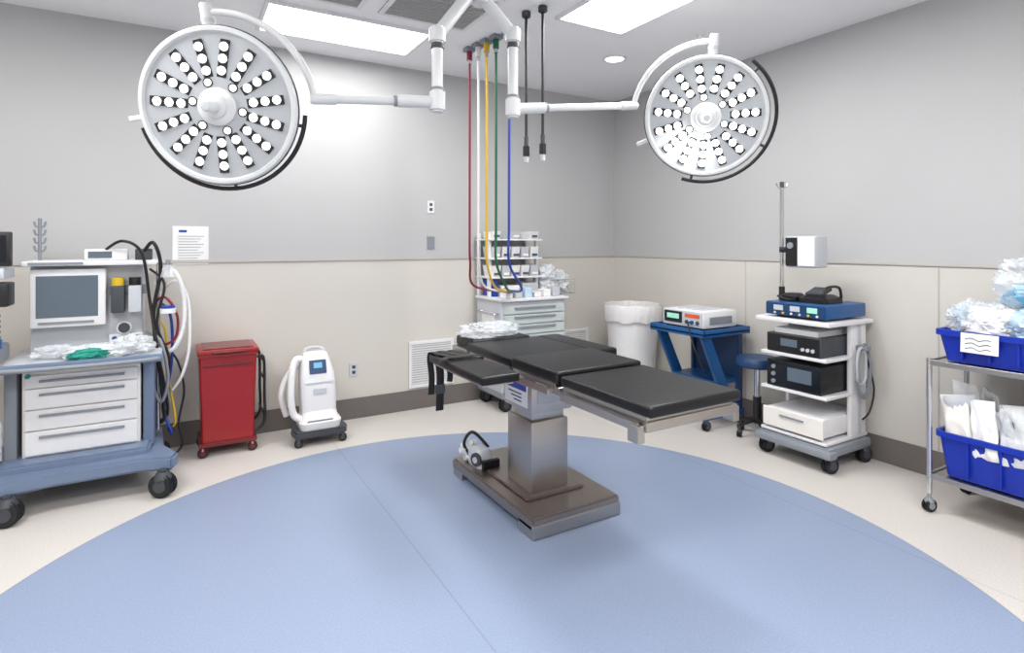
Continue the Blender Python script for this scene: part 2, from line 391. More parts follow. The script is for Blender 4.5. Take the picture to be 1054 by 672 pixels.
# ---------------------------------------------------------------- surgical lights
FWD=Vector((.5057,.8627,0)); RT=Vector((.8627,-.5058,0))
MNT=Vector((1.4,2.72,HT))
def lamp(c,nrm,yang,arcang,elbow,uelbow,led,hand,spokephase,first,R=.355,HR=.385):
    c=Vector(c); z=Vector(nrm).normalized(); y=Vector((0,0,1)); y=(y-z*y.dot(z)).normalized(); x=y.cross(z)
    M=Matrix((x,y,z)).transposed().to_4x4(); M.translation=c
    g=G('surgical_light',M=M)
    g.lathe('light_head_shell',[(0,-.1),(.1,-.095),(.2,-.075),(.3,-.05),(.345,-.03),(R,-.012),(R,.002),(R-.008,.012),(R-.022,.012),(R-.03,.0)],LAMPW,n=72)
    g.lathe('light_face',[(R-.028,.0),(.2,.004),(.1,.008),(0,.008)],LAMPF,n=72)
    g.tube('black_edge_seal',[((R+.002)*math.cos(a),(R+.002)*math.sin(a),-.012) for a in [math.radians(q) for q in range(0,361,6)]],.004,DGREY,sm=0,n=6)
    n=15
    for i in range(n):
        a=2*math.pi*(i+spokephase)/n
        r0=.162; X=Matrix.Rotation(a,4,'Z'); deg=math.degrees(a)%360
        g.box('lens_housing',r0-.03,r0+.053*2+.032,-.023,.019,.002,.0095,LENS,.004,X=X)
        for j in range(3):
            r=r0+.053*j
            boosted=(led is LEDR and 195<deg<290)  # lenses on this side domed so their light whitens the lamp face
            prof=[(0,.026),(.012,.024),(.0185,.016),(.02,.009)] if boosted else [(0,.0125),(.014,.0122),(.0195,.0105),(.0202,.009)]
            g.lathe('led_lens',prof,LEDX if boosted else led,(r*math.cos(a),r*math.sin(a),0),n=16)
    for i in range(6):
        a=2*math.pi*(i+.5+spokephase)/6; r=.112
        g.cyl('inner_housing',(r*math.cos(a),r*math.sin(a),.005),(r*math.cos(a),r*math.sin(a),.0105),.022,LENS,n=16)
        g.lathe('inner_led',[(0,.0135),(.012,.013),(.016,.011),(.016,.009)],led,(r*math.cos(a),r*math.sin(a),0),n=16)
    g.lathe('center_hub',[(.085,.006),(.085,.02),(.075,.03),(.055,.033),(.05,.045),(.03,.05),(.028,.06),(.026,.12),(.018,.13),(0,.132)],LAMPW,n=40)
    a0,a1=hand
    g.tube('handle_rail',[(HR*math.cos(math.radians(q)),HR*math.sin(math.radians(q)),-.035) for q in range(a0,a1+1,5)],.0105,BLACK,sm=0)
    for q in (a0+8,(a0+a1)//2,a1-8):
        q=math.radians(q); g.cyl('rail_post',(.33*math.cos(q),.33*math.sin(q),-.04),(HR*math.cos(q),HR*math.sin(q),-.035),.008,DGREY)
    q=math.radians(arcang[2]); g.box('side_tab',.35,.42,-.012,.012,-.03,-.015,LAMPW,.005,X=Matrix.Rotation(q,4,'Z'))
    s=1 if arcang[1]>arcang[0] else -1
    pts=[(.42*math.cos(math.radians(q)),.42*math.sin(math.radians(q)),-.06) for q in range(arcang[0],arcang[1]+s,s*6)]
    g.tube('yoke',pts,.016,LAMPW,sm=2,n=14)
    q=math.radians(arcang[0])
    g.cyl('yoke_pivot',(.33*math.cos(q),.33*math.sin(q),-.055),(.46*math.cos(q),.46*math.sin(q),-.06),.026,LAMPW,bev=.004)
    g.cyl('pivot_collar',(.375*math.cos(q),.375*math.sin(q),-.06),(.395*math.cos(q),.395*math.sin(q),-.06),.03,LGREY)
    Mi=M.inverted(); end=Vector(pts[-1]); E=Mi@Vector(elbow); U=Mi@Vector(uelbow); D=(E-end).normalized()
    g.cyl('yoke_socket',end-D*.02,end+D*.1,.026,LAMPW,bev=.004)
    g.cyl('horizontal_arm',end+D*.08,E,.02,LAMPW)
    g.cyl('arm_sleeve',E-D*.2,E,.03,LAMPW,bev=.004)
    g.cyl('sleeve_ring',E-D*.215,E-D*.2,.027,MGREY)
    zz=Mi.to_3x3()@Vector((0,0,1))
    g.cyl('elbow_housing',E-zz*.05,E+zz*.06,.04,LAMPW,bev=.01)
    g.cyl('drop_tube',E,U,.028,LAMPW)
    g.cyl('tube_ring',E+zz*.06,E+zz*.072,.033,MGREY)
    g.cyl('joint_ring',U-zz*.03,U-zz*.0,.034,DGREY,bev=.003)
    g.cyl('upper_elbow',U-zz*.005,U+zz*.08,.042,LAMPW,bev=.01)
    T=Mi@(MNT+Vector((0,0,-.12 if first else -.2)))
    g.cyl('spring_arm',U+zz*.04,T,.034,LAMPW)
    g.cyl('hub_joint',T-zz*.05,T+zz*.05,.06,LAMPW,bev=.01)
    if first:
        Z=Mi@MNT; g.cyl('ceiling_column',T+zz*-.12,Z,.05,LAMPW); g.cyl('ceiling_flange',Z-zz*.03,Z,.15,LAMPW,bev=.008)
lamp((.157,2.92,2.09),-FWD+Vector((0,0,-.2))+RT*.05,0,(96,6,188),(1.118,2.648,2.174),(1.118,2.648,2.47),LEDL,(-165,-5),.3,True,HR=.378)
lamp((2.64,2.28,2.2),-FWD+Vector((0,0,-.28))-RT*.28,0,(84,172,200),(1.572,2.672,2.2),(1.572,2.672,2.56),LEDR,(-110,50),.1,False,R=.345)
# ---------------------------------------------------------------- gas hoses
g=G('gas_hose_drops',(2.0,3.8,HT))
cols=[REDH,WH,YEL,GRN,BLH]
tops=[(1.97,4.02),(1.985,3.9),(2.0,3.79),(2.02,3.68),(2.05,3.54)]
for i,((x,y),m) in enumerate(zip(tops,cols)):
    g.box('ceiling_plate',x-.04,x+.04,y-.04,y+.04,HT-.03,HT,MGREY,.004)
    g.cyl('outlet',(x,y,HT-.03),(x,y,HT-.1),.022,m); g.cyl('outlet_collar',(x,y,HT-.06),(x,y,HT-.13),.016,CHROME)
    ex,ey=2.42+.02*i,4.32+.02*i
    g.tube('hose',[(x,y,HT-.12),(x+.003,y+.002,2.3),(x+.006,y+.01,1.6),(x+.02,y+.03,1.32),(x+.1+.02*i,y+.12,1.12),(ex,ey-.12,1.05),(ex,ey,1.06)],.0095,m,n=8)
for nm,(x,y) in (('a',(1.985,3.2)),('b',(2.03,3.07))):
    g=G('hanging_power_cord',(x,y,HT))
    g.cyl('ceiling_cup',(x,y,HT),(x,y,HT-.04),.03,DGREY,bev=.005)
    g.tube('cord',[(x,y,HT-.04),(x,y,2.5),(x,y,2.13)],.0095,BLACK)
    g.cyl('grip',(x,y,2.17),(x,y,2.11),.014,DGREY); g.cyl('plug',(x,y,2.11),(x,y,2.04),.022,BLACK,bev=.004); g.cyl('prongs',(x,y,2.045),(x,y,2.0),.016,LGREY)
# ---------------------------------------------------------------- anesthesia machine
g=G('anesthesia_machine',(-.48,4.25,0))
g.prism('base',[(-1.0,3.95),(-.85,3.86),(-.6,3.92),(-.2,3.92),(-.03,3.86),(0.0,3.95),(-.08,4.15),(-.1,4.6),(-1.0,4.6)],.14,.22,BGREY,bev=.015)
g.prism('base_skirt',[(-.85,4.0),(-.15,4.0),(-.12,4.6),(-.85,4.6)],.2,.26,BGREY,bev=.015)
for x,y,a in ((-.08,3.86,.5),(-.77,3.86,.2),(-.12,4.5,0),(-.9,4.5,0)): g.caster(x,y,.07,a,top=.16)
g.box('cabinet',-.76,-.2,4.13,4.6,.25,.765,OFFW,.015)
z=.27
for h in (.14,.12,.12,.075):
    g.box('drawer_front',-.745,-.215,4.112,4.14,z,z+h-.006,WHITE,.006)
    g.box('drawer_pull',-.68,-.28,4.1,4.114,z+h-.045,z+h-.032,MGREY,.003)
    z+=h
g.box('right_post',-.19,-.13,4.14,4.56,.22,.78,BGREY,.015)
g.box('left_post',-.84,-.78,4.14,4.56,.22,.78,MGREY,.015)
g.box('worktop',-.84,-.09,3.97,4.62,.77,.8,LGREY,.012)
g.box('worktop_rim',-.85,-.08,3.955,3.985,.765,.812,BGREY,.01)
g.tube('front_handle',[(-.84,3.96,.785),(-.7,3.93,.785),(-.45,3.92,.785),(-.22,3.93,.785),(-.1,3.96,.785)],.012,MGREY)
g.cyl('power_button',(-.73,4.12,.72),(-.73,4.105,.72),.012,TEAL)
g.box('upper_body',-.77,-.2,4.4,4.66,.8,1.33,LGREY,.012)
g.box('monitor_bezel',-.76,-.39,4.32,4.42,.96,1.31,WHITE,.015)
g.box('monitor_screen',-.73,-.43,4.316,4.322,1.02,1.27,SCREEN,.002)
g.box('monitor_button_row',-.72,-.45,4.315,4.32,.98,.995,MGREY,0)
g.box('top_shelf',-.79,-.12,4.28,4.66,1.33,1.36,WHITE,.008)
g.box('shelf_label_strip',-.76,-.5,4.277,4.281,1.337,1.352,MGREY,0)
g.box('vaporizer_rail',-.38,-.18,4.38,4.41,1.14,1.2,MGREY,.004)
for i,(x,m) in enumerate(((-.33,DGREY),(-.24,LGREY))):
    g.box('vaporizer',x-.035,x+.035,4.3,4.39,1.03,1.2,m,.01); g.cyl('vaporizer_dial',(x,4.34,1.2),(x,4.34,1.25),.033,YEL if i==0 else BLACK)
g.cyl('pressure_gauge',(-.3,4.39,.93),(-.3,4.36,.93),.04,WHITE); g.cyl('gauge_bezel',(-.3,4.362,.93),(-.3,4.355,.93),.032,DGREY)
g.box('flow_panel',-.38,-.2,4.375,4.405,.84,.89,WHITE,.004)
for i in range(3): g.cyl('flow_knob',(-.35+.06*i,4.38,.865),(-.35+.06*i,4.345,.865),.014,[BLUE,GRN,BLACK][i])
g.box('patient_monitor',-.5,-.28,4.32,4.5,1.36,1.43,WHITE,.008); g.box('patient_monitor_screen',-.48,-.36,4.316,4.322,1.375,1.415,SCREEN,0)
g.box('module',-.24,-.15,4.32,4.5,1.36,1.43,DGREY,.006)
g.cyl('accessory_pole',(-.74,4.5,1.36),(-.74,4.5,1.62),.01,MGREY)
for s_ in (-1,1):
    for q in range(4): g.tube('pole_hook',[(-.74,4.5,1.42+.05*q),(-.74+.02*s_,4.5,1.42+.05*q),(-.74+.028*s_,4.5,1.45+.05*q)],.006,MGREY,n=6)
g.box('side_monitor',-1.08,-.795,4.08,4.13,1.34,1.53,BLACK,.01); g.box('side_monitor_screen',-1.06,-.815,4.076,4.08,1.36,1.51,SCRD,0)
g.box('side_monitor_base',-1.0,-.82,4.06,4.3,1.27,1.33,LGREY,.01)
g.cyl('side_monitor_post',(-.92,4.25,.78),(-.92,4.25,1.36),.025,MGREY)
g.box('side_module',-1.0,-.8,4.04,4.2,1.12,1.25,BLACK,.01)
g.box('absorber_body',-1.02,-.84,4.0,4.3,.8,.9,MGREY,.02)
g.cyl('absorber_canister',(-.93,4.1,.6),(-.93,4.1,.8),.07,CLEAR); g.cyl('bellows',(-.93,4.12,.9),(-.93,4.12,1.1),.075,DGREY)
for i in range(6): g.cyl('bellows_fold',(-.93,4.12,.91+.03*i),(-.93,4.12,.922+.03*i),.083,BLACK)
g.cyl('valve_dome',(-.85,4.02,.9),(-.85,4.02,.95),.03,BLUE)
g.cyl('canister_base',(-.93,4.1,.58),(-.93,4.1,.62),.073,DGREY)
g.cyl('suction_jar',(-.87,4.02,.3),(-.87,4.02,.5),.05,CLEAR)
g.tube('breathing_hose_left',[(-.86,4.02,.86),(-.84,3.98,.7),(-.86,3.97,.5),(-.9,3.98,.35),(-.93,4.05,.3)],.014,BLACK,corr=.15,sm=12)
g.blob('clear_bag',(-.38,4.12,.83),(.2,.09,.04),FILM,8,zmin=.801)
g.blob('green_cloth',(-.44,4.04,.83),(.09,.05,.03),TEAL,9,zmin=.801)
g.blob('clear_bag',(-.62,4.18,.84),(.1,.08,.035),CLEAR,10,zmin=.801)
g.blob('clear_bag',(-.25,4.1,.85),(.11,.08,.06),CLEAR,11,zmin=.801)
g.box('tray',-.3,-.14,4.2,4.36,.8,.83,MGREY,.01)
H=[(BLACK,.011,[(-.2,4.34,1.4),(-.14,4.28,1.47),(-.1,4.3,1.3),(-.14,4.3,1.0),(-.1,4.28,.6),(-.08,4.3,.35),(-.12,4.4,.28)]),
   (BLACK,.009,[(-.4,4.34,1.42),(-.3,4.25,1.48),(-.2,4.26,1.4),(-.16,4.3,1.1),(-.12,4.26,.8),(-.06,4.3,.4),(-.1,4.4,.3)]),
   (BLACK,.008,[(-.16,4.34,1.3),(-.08,4.28,1.2),(-.12,4.27,.95),(-.05,4.28,.7),(-.09,4.3,.4),(-.03,4.32,.24)]),
   (BLH,.009,[(-.14,4.4,1.1),(-.05,4.36,1.0),(-.04,4.34,.7),(-.08,4.32,.4),(-.04,4.3,.24),(-.06,4.4,.24)]),
   (YEL,.007,[(-.16,4.42,1.0),(-.08,4.38,.9),(-.06,4.38,.6),(-.02,4.36,.3),(-.06,4.42,.24)]),
   (WH,.013,[(-.13,4.36,1.2),(-.08,4.3,1.3),(-.01,4.28,1.26),(.03,4.3,1.1),(.02,4.3,.9),(-.03,4.3,.78),(-.1,4.34,.76)]),
   (WH,.01,[(-.1,4.36,1.15),(-.02,4.32,1.22),(.05,4.32,1.1),(.06,4.32,.8),(.02,4.34,.6),(-.04,4.36,.5)]),
   (REDH,.008,[(-.16,4.36,1.05),(-.08,4.28,1.12),(-.01,4.28,1.0),(-.02,4.3,.85),(-.1,4.32,.8)]),
   (MGREY,.01,[(-.18,4.36,.9),(-.1,4.26,.84),(-.06,4.26,.6),(-.1,4.28,.45),(-.16,4.3,.6)]),
   (BLACK,.007,[(-.12,4.36,.8),(-.02,4.34,.72),(.03,4.36,.5),(0,4.38,.28),(.02,4.42,.12),(-.02,4.5,.03)])]
for i,(m,r,p) in enumerate(H): g.tube('hose',p,r,m,corr=.14 if r>.011 else 0,sm=10)
g.lathe('breathing_mask',[(0,.05),(.02,.045),(.03,.02),(.042,-.02),(.045,-.03)],CLEAR,(-.06,4.27,1.28)); g.cyl('mask_port',(-.06,4.27,1.3),(-.06,4.27,1.36),.014,MGREY)
g.cyl('filter',(-.06,4.26,1.02),(-.06,4.26,1.05),.045,WHITE); g.cyl('filter_cap',(-.06,4.26,1.05),(-.06,4.26,1.065),.04,BLH)
g.cyl('vertical_tube',(-.115,4.33,.26),(-.115,4.33,1.34),.012,CHROME)
# ---------------------------------------------------------------- red waste cart
g=G('red_waste_cart',(.3,4.55,0))
g.box('dolly',.115,.48,4.39,4.73,.07,.1,REDD,.008)
g.loft('body',[(.1,.297,4.56,.325,.31,.015),(.7,.297,4.555,.36,.34,.015)],RED)
g.box('front_panel_rib',.14,.455,4.378,4.395,.62,.64,REDD,.004)
g.box('rim',.11,.485,4.37,4.735,.685,.705,RED,.008)
g.box('lid',.105,.49,4.36,4.74,.705,.735,RED,.012)
g.box('lid_panel',.14,.455,4.4,4.7,.735,.742,REDD,.004)
g.tube('lid_handle',[(.2,4.37,.72),(.2,4.345,.72),(.4,4.345,.72),(.4,4.37,.72)],.007,REDD,sm=0)
for y in (4.42,4.69): g.tube('side_rail',[(.48,y,.66),(.525,y,.64),(.53,y,.4),(.53,y,.2),(.48,y,.13)],.01,BLACK)
for z in (.25,.5,.62): g.cyl('rail_cross',(.527,4.42,z),(.527,4.69,z),.008,BLACK)
for x in (.14,.45):
    for y in (4.41,4.7): g.caster(x,y,.032,0,m=RUB,hm=REDD,top=.08)
# ---------------------------------------------------------------- patient warmer
g=G('patient_warming_unit',(.9,4.4,0))
g.prism('wheel_base',[(.72,4.25),(1.07,4.25),(1.1,4.35),(1.06,4.58),(.74,4.58),(.7,4.35)],.06,.11,DGREY,bev=.012)
for x,y in ((.74,4.28),(1.05,4.28),(.76,4.55),(1.03,4.55)): g.caster(x,y,.03,.2,top=.07)
g.loft('lower_body',[(.11,.9,4.4,.28,.24,.05),(.16,.9,4.4,.3,.26,.06),(.2,.9,4.41,.25,.22,.05),(.24,.9,4.42,.24,.2,.05)],WHITE)
g.loft('main_body',[(.2,.9,4.42,.24,.2,.04),(.35,.895,4.42,.25,.21,.05),(.5,.89,4.43,.24,.2,.05),(.6,.885,4.45,.2,.17,.05),(.64,.885,4.46,.17,.12,.04),(.65,.885,4.46,.12,.08,.03)],WHITE)
g.box('control_panel',-.06,.06,-.004,.004,-.05,.05,BLUED,.003,X=rot((.885,4.343,.555),-18,0,0))
g.box('control_display',-.03,.03,-.007,-.003,-.01,.03,LBLUE,.001,X=rot((.885,4.343,.555),-18,0,0))
g.box('front_label',.85,.94,4.308,4.318,.36,.4,LGREY,.002)
g.box('front_groove',.79,1.0,4.312,4.318,.44,.447,LGREY,.001)
g.box('front_slot',.8,.98,4.275,4.285,.17,.18,MGREY,.001)
g.tube('carry_handle',[(.82,4.47,.61),(.82,4.49,.66),(.885,4.5,.675),(.95,4.49,.66),(.95,4.47,.61)],.012,LGREY)
g.tube('air_hose',[(.8,4.46,.6),(.74,4.42,.6),(.71,4.38,.52),(.7,4.36,.35),(.72,4.36,.22),(.79,4.36,.17)],.024,WH,corr=.12,sm=14,n=14)
g.tube('hose_return',[(.79,4.5,.56),(.7,4.5,.48),(.65,4.48,.34),(.69,4.5,.18)],.02,WH,corr=.12,sm=14,n=14)
# ---------------------------------------------------------------- supply cart (drawers)
g=G('medical_supply_cart',(2.72,4.48,0))
x0,x1,y0,y1=2.39,3.06,4.24,4.72
g.box('chassis',x0,x1,y0,y1,.12,.17,MGREY,.01)
for x in (x0+.06,x1-.06):
    for y in (y0+.06,y1-.06): g.caster(x,y,.055,0,top=.13)
g.box('cabinet',x0,x1,y0+.02,y1,.17,.96,LGREY,.008)
z=.19
for h in (.2,.16,.12,.09,.09,.08):
    g.box('drawer_front',x0+.02,x1-.02,y0,y0+.03,z,z+h-.01,SAGE,.005)
    g.box('drawer_pull',x0+.12,x1-.12,y0-.014,y0+.002,z+h-.04,z+h-.022,MGREY,.003); z+=h
g.box('top',x0-.02,x1+.02,y0-.02,y1,.96,.985,WHITE,.01)
g.tube('side_handle',[(x0,y0+.08,.85),(x0-.05,y0+.08,.85),(x0-.05,y0+.35,.85),(x0,y0+.35,.85)],.01,CHROME)
g.box('side_clipboard',x0-.012,x0-.002,y0+.12,y0+.36,.55,.85,PAPER,.002)
hx0,hx1=2.4,2.9
for x in (hx0,hx1): g.box('hutch_upright',x-.012,x+.012,4.48,4.52,.985,1.56,WHITE,.004); g.box('hutch_upright',x-.012,x+.012,4.68,4.72,.985,1.56,WHITE,.004)
g.box('hutch_back',hx0,hx1,4.715,4.725,1.1,1.54,LGREY,.002)
for k,z in enumerate((1.15,1.32,1.49)):
    g.box('hutch_shelf',hx0-.02,hx1+.02,4.42,4.73,z,z+.014,WHITE,.003)
    n=5
    for i in range(n):
        bx=hx0+(hx1-hx0)*(i+.5)/n; hh=.1 if k<2 else .07
        if k==2 and i%2: continue
        g.loft('supply_bin',[(z+.014,bx,4.54,.075,.16,.008),(z+.014+hh,bx,4.54,.09,.2,.008)],[WHITE,LGREY,OFFW][(i+k)%3])
        g.box('bin_label',bx-.028,bx+.028,4.441,4.446,z+.03,z+.05,[INK,PAPER,BLUE][(i+k)%3],0)
for i in range(6):
    g.box('supply_pack',2.44+.1*i,2.51+.1*i,4.27,4.38,.986,1.03+.02*(i%3),[PAPER,LGREY,PBLUE,WHITE][i%4],.006)
g.box('binder',2.42,2.47,4.46,4.66,.986,1.14,BLH,.004); g.box('glove_box',2.5,2.7,4.46,4.58,.986,1.08,PAPER,.004); g.box('glove_box',2.73,2.9,4.46,4.58,.986,1.1,LGREY,.004)
for i in range(7):
    g.blob('supply_bag',(3.02+.07*(i%3),4.5+.04*(i%2),1.06+.06*(i//3)),(.09,.09,.08),[FILM,CLEAR,FILM][i%3],20+i,zmin=.99)
g.box('side_basket_panel',2.98,3.28,4.4,4.66,.986,.996,CHROME,.002)
for i in range(7): g.cyl('basket_wire',(3.0+.045*i,4.4,.99),(3.0+.045*i,4.4,1.12),.003,CHROME,n=8)
g.cyl('basket_rim',(2.99,4.4,1.12),(3.28,4.4,1.12),.004,CHROME,n=8)
g.cyl('basket_bracket',(3.06,4.5,.9),(3.2,4.5,.986),.01,CHROME)
# ---------------------------------------------------------------- lined trash bin
g=G('lined_waste_bin',(3.77,4.14,0))
c=(3.77,4.14,0)
g.lathe('bin',[(0,.0),(.2,.0),(.205,.02),(.245,.8),(.26,.84),(.25,.84),(.235,.8),(.2,.05),(0,.05)],WHITE,c)
bm=bmesh.new(); N=72; rings=[]
for j,(r,z) in enumerate(((.225,.5),(.238,.82),(.262,.885),(.275,.86),(.272,.78),(.268,.73))):
    rings.append([bm.verts.new((c[0]+(r+.005*math.sin(k*1.9+j))*math.cos(2*math.pi*k/N),c[1]+(r+.005*math.sin(k*1.9+j))*math.sin(2*math.pi*k/N),z+.01*math.sin(k*.7)*(1 if j==5 else .2))) for k in range(N)])
for a,b in zip(rings,rings[1:]):
    for k in range(N): bm.faces.new((a[k],a[(k+1)%N],b[(k+1)%N],b[k]))
g.add('liner_bag',bm,LINER,True)
# ---------------------------------------------------------------- blue device cart
g=G('blue_equipment_cart',(3.74,3.3,0))
X0,X1,Y0,Y1=3.46,4.0,3.0,3.58
g.box('tray',X0,X1,Y0,Y1,.745,.775,BLUED,.01)
for a in ((X0,X1,Y0,Y0+.02),(X0,X1,Y1-.02,Y1),(X0,X0+.02,Y0,Y1),(X1-.02,X1,Y0,Y1)): g.box('tray_lip',*a,.735,.795,BLUE,.008)
for y in (Y0+.04,Y1-.08):
    g.prism('slanted_leg',[(3.48,.74),(3.58,.74),(3.8,.3),(3.86,.08),(3.76,.08),(3.7,.28)],y,y+.035,BLUE,axis='y',bev=.006)
    g.prism('rear_leg',[(3.9,.74),(3.96,.74),(3.96,.08),(3.9,.08)],y,y+.035,BLUED,axis='y',bev=.006)
    g.box('foot_beam',3.5,3.98,y-.005,y+.04,.085,.125,BLUE,.008)
    for x in (3.55,3.95): g.caster(x,y+.018,.038,0,top=.09)
g.box('lower_shelf',3.66,3.97,Y0+.06,Y1-.06,.34,.37,BLUE,.006)
g.box('modesty_panel',3.93,3.95,Y0+.07,Y1-.08,.37,.74,BLUED,.004)
g=G('electrosurgical_generator',(3.7,3.28,.776))
g.box('case',3.53,3.93,3.07,3.5,.79,.925,WHITE,.018)
g.box('front_fascia',3.522,3.535,3.08,3.49,.797,.918,LGREY,.004)
g.box('display',3.518,3.523,3.28,3.47,.82,.91,SCRD,.002)
g.box('display_lit',3.516,3.519,3.31,3.44,.85,.89,SCRG,.001)
g.box('warning_stripe',3.518,3.523,3.1,3.25,.872,.9,ORANGE,.001)
for i in range(3): g.cyl('socket',(3.523,3.12+.055*i,.835),(3.514,3.12+.055*i,.835),.016,[DGREY,BLUE,DGREY][i])
g.box('side_vent',3.6,3.86,3.065,3.072,.82,.88,MGREY,.001)
g.box('rubber_feet',3.55,3.9,3.12,3.48,.776,.79,BLACK,.003)
g.box('top_recess',3.62,3.88,3.16,3.42,.925,.931,LGREY,.003)
g.tube('cable',[(3.52,3.2,.835),(3.47,3.17,.82),(3.44,3.1,.7),(3.47,3.05,.55),(3.6,3.1,.42),(3.7,3.2,.385)],.006,BLACK)
# ---------------------------------------------------------------- stool
g=G('blue_rolling_stool',(3.8,2.79,0))
cx,cy=3.8,2.79
g.lathe('seat',[(0,.53),(.14,.53),(.155,.545),(.155,.58),(.14,.6),(0,.605)],BLUED,(cx,cy,0))
g.cyl('gas_lift',(cx,cy,.1),(cx,cy,.53),.022,CHROME); g.cyl('gas_sleeve',(cx,cy,.1),(cx,cy,.3),.03,BLACK)
for i in range(5):
    a=2*math.pi*i/5+.3; ex,ey=cx+.15*math.cos(a),cy+.15*math.sin(a)
    g.cyl('leg',(cx,cy,.13),(ex,ey,.09),.016,BLACK,r2=.012); g.caster(ex,ey,.028,a,top=.09)
# ---------------------------------------------------------------- video cart
g=G('endoscopy_video_cart',(3.8,2.36,0))
X0,X1,Y0,Y1=3.55,4.02,2.1,2.57
g.box('base',X0-.02,X1,Y0-.03,Y1+.02,.1,.165,MGREY,.025)
g.box('base_bumper',X0-.05,X0+.04,Y0-.05,Y1+.03,.1,.15,MGREY,.02)
for x,y in ((3.58,2.1),(3.58,2.55),(3.97,2.1),(3.97,2.55)): g.caster(x,y,.052,.3,top=.11)
g.box('top_shelf',X0-.03,X1+.02,Y0-.03,Y1+.03,.93,.96,WHITE,.01)
for z in (.7,.46): g.box('shelf',X0-.01,X1,Y0,Y1,z,z+.022,WHITE,.006)
g.box('bottom_shelf',X0-.01,X1,Y0,Y1,.17,.19,WHITE,.006)
for y in (Y0+.0,Y1-.03):
    g.box('upright',X1-.2,X1-.02,y,y+.03,.17,.93,WHITE,.01)
g.box('upright_channel',X1-.13,X1-.09,Y0-.006,Y0+.002,.2,.92,LGREY,.003)
g.box('drawer',X0,X1-.02,Y0+.03,Y1-.03,.21,.33,WHITE,.01); g.box('drawer_face',X0-.015,X0,Y0+.02,Y1-.02,.205,.335,OFFW,.006); g.box('drawer_pull',X0-.025,X0-.013,Y0+.15,Y1-.15,.29,.3,MGREY,.002)
g.box('recorder',X0+.0,X1-.06,Y0+.04,Y1-.04,.483,.665,BLACK,.008)
g.box('recorder_face',X0-.006,X0+.002,Y0+.05,Y1-.05,.49,.66,SCRD,.003)
g.box('recorder_screen',X0-.009,X0-.005,Y0+.1,Y0+.27,.54,.63,SCREEN,.002)
for i in range(3): g.cyl('recorder_knob',(X0-.004,Y1-.1,.52+.05*i),(X0-.018,Y1-.1,.52+.05*i),.014,MGREY)
g.box('camera_unit',X0+.0,X1-.06,Y0+.04,Y1-.04,.722,.85,DGREY,.008)
g.box('camera_unit_face',X0-.006,X0+.002,Y0+.05,Y1-.05,.727,.845,BLACK,.003)
g.box('camera_display',X0-.009,X0-.005,Y0+.2,Y0+.32,.77,.82,SCREEN,.002)
for i in range(3): g.cyl('camera_port',(X0-.004,Y0+.09+.035*i,.765),(X0-.014,Y0+.09+.035*i,.765),.012,LGREY)
g.box('paper_stack',X0+.03,X1-.1,Y0+.08,Y1-.08,.851,.885,PAPER,.003)
g.box('insufflator',X0,X1-.02,Y0+.0,Y1-.03,.975,1.065,BLUE,.012)
g.box('insufflator_face',X0-.008,X0+.002,Y0+.01,Y1-.04,.98,1.06,BLUED,.004)
for i,m in enumerate((SCRG,LGREY,LGREY)): g.box('readout',X0-.012,X0-.007,Y0+.06+.12*i,Y0+.13+.12*i,1.01,1.045,m,.002)
for i in range(6): g.cyl('button',(X0-.008,Y0+.06+.06*i,.993),(X0-.014,Y0+.06+.06*i,.993),.008,[WHITE,YEL,LGREY][i%3],n=12)
g.box('device_feet',X0+.04,X1-.06,Y0+.07,Y1-.09,.96,.976,BLACK,.002)
g.loft('foot_switch',[(1.066,3.74,2.26,.22,.2,.03),(1.095,3.74,2.26,.22,.2,.03),(1.12,3.74,2.26,.16,.12,.03)],BLACK)
g.box('foot_switch_pedal',-.06,.06,-.06,.06,-.01,.01,DGREY,.006,X=rot((3.72,2.26,1.14),0,-18,0))
g.tube('foot_switch_guard',[(3.64,2.17,1.1),(3.66,2.17,1.17),(3.8,2.17,1.17),(3.83,2.17,1.1)],.009,BLACK)
g.loft('foot_switch_second',[(1.066,3.7,2.43,.14,.12,.02),(1.1,3.7,2.43,.14,.12,.02),(1.12,3.7,2.43,.1,.08,.02)],BLACK)
g.tube('cord',[(3.7,2.36,1.08),(3.6,2.4,1.08),(3.6,2.48,1.1),(3.7,2.5,1.08)],.007,BLACK)
px,py=3.69,2.51
g.cyl('iv_pole',(px,py,.96),(px,py,1.87),.0135,CHROME); g.cyl('pole_socket',(px,py,.96),(px,py,1.16),.02,BLACK); g.cyl('pole_collar',(px,py,1.4),(px,py,1.44),.018,DGREY)
for s_ in (-1,1): g.tube('pole_hook',[(px,py,1.86),(px+.025*s_,py-.015*s_,1.865),(px+.035*s_,py-.02*s_,1.89)],.006,CHROME,n=8)
g.cyl('pole_tip',(px,py,1.86),(px,py,1.9),.014,DGREY)
g.box('pump_case',3.64,3.78,2.23,2.45,1.3,1.515,LGREY,.015); g.box('pump_face',3.632,3.642,2.36,2.445,1.31,1.505,BLACK,.004); g.box('pump_front',3.63,3.642,2.235,2.355,1.31,1.505,WHITE,.004)
g.cyl('pump_clamp',(px,py,1.42),(3.69,2.44,1.42),.02,BLACK); g.cyl('pump_dial',(3.634,2.405,1.45),(3.622,2.405,1.45),.022,MGREY)
pts=[]
for i in range(70):
    a=i*.36; pts.append((3.9+.075*math.cos(a)+.01*math.sin(i*.7),2.07-.002*(i%9),.62+.17*math.sin(a)+.01*math.cos(i*1.3)))
g.tube('coiled_cable',pts,.008,MGREY,sm=2,n=8)
pts=[(3.86+.06*math.cos(i*.4),2.06-.002*(i%5),.66+.12*math.sin(i*.4)) for i in range(40)]
g.tube('coiled_cable',pts,.007,LGREY,sm=2,n=8)
g.box('cable_hook',3.87,3.93,2.03,2.1,.76,.79,MGREY,.004)
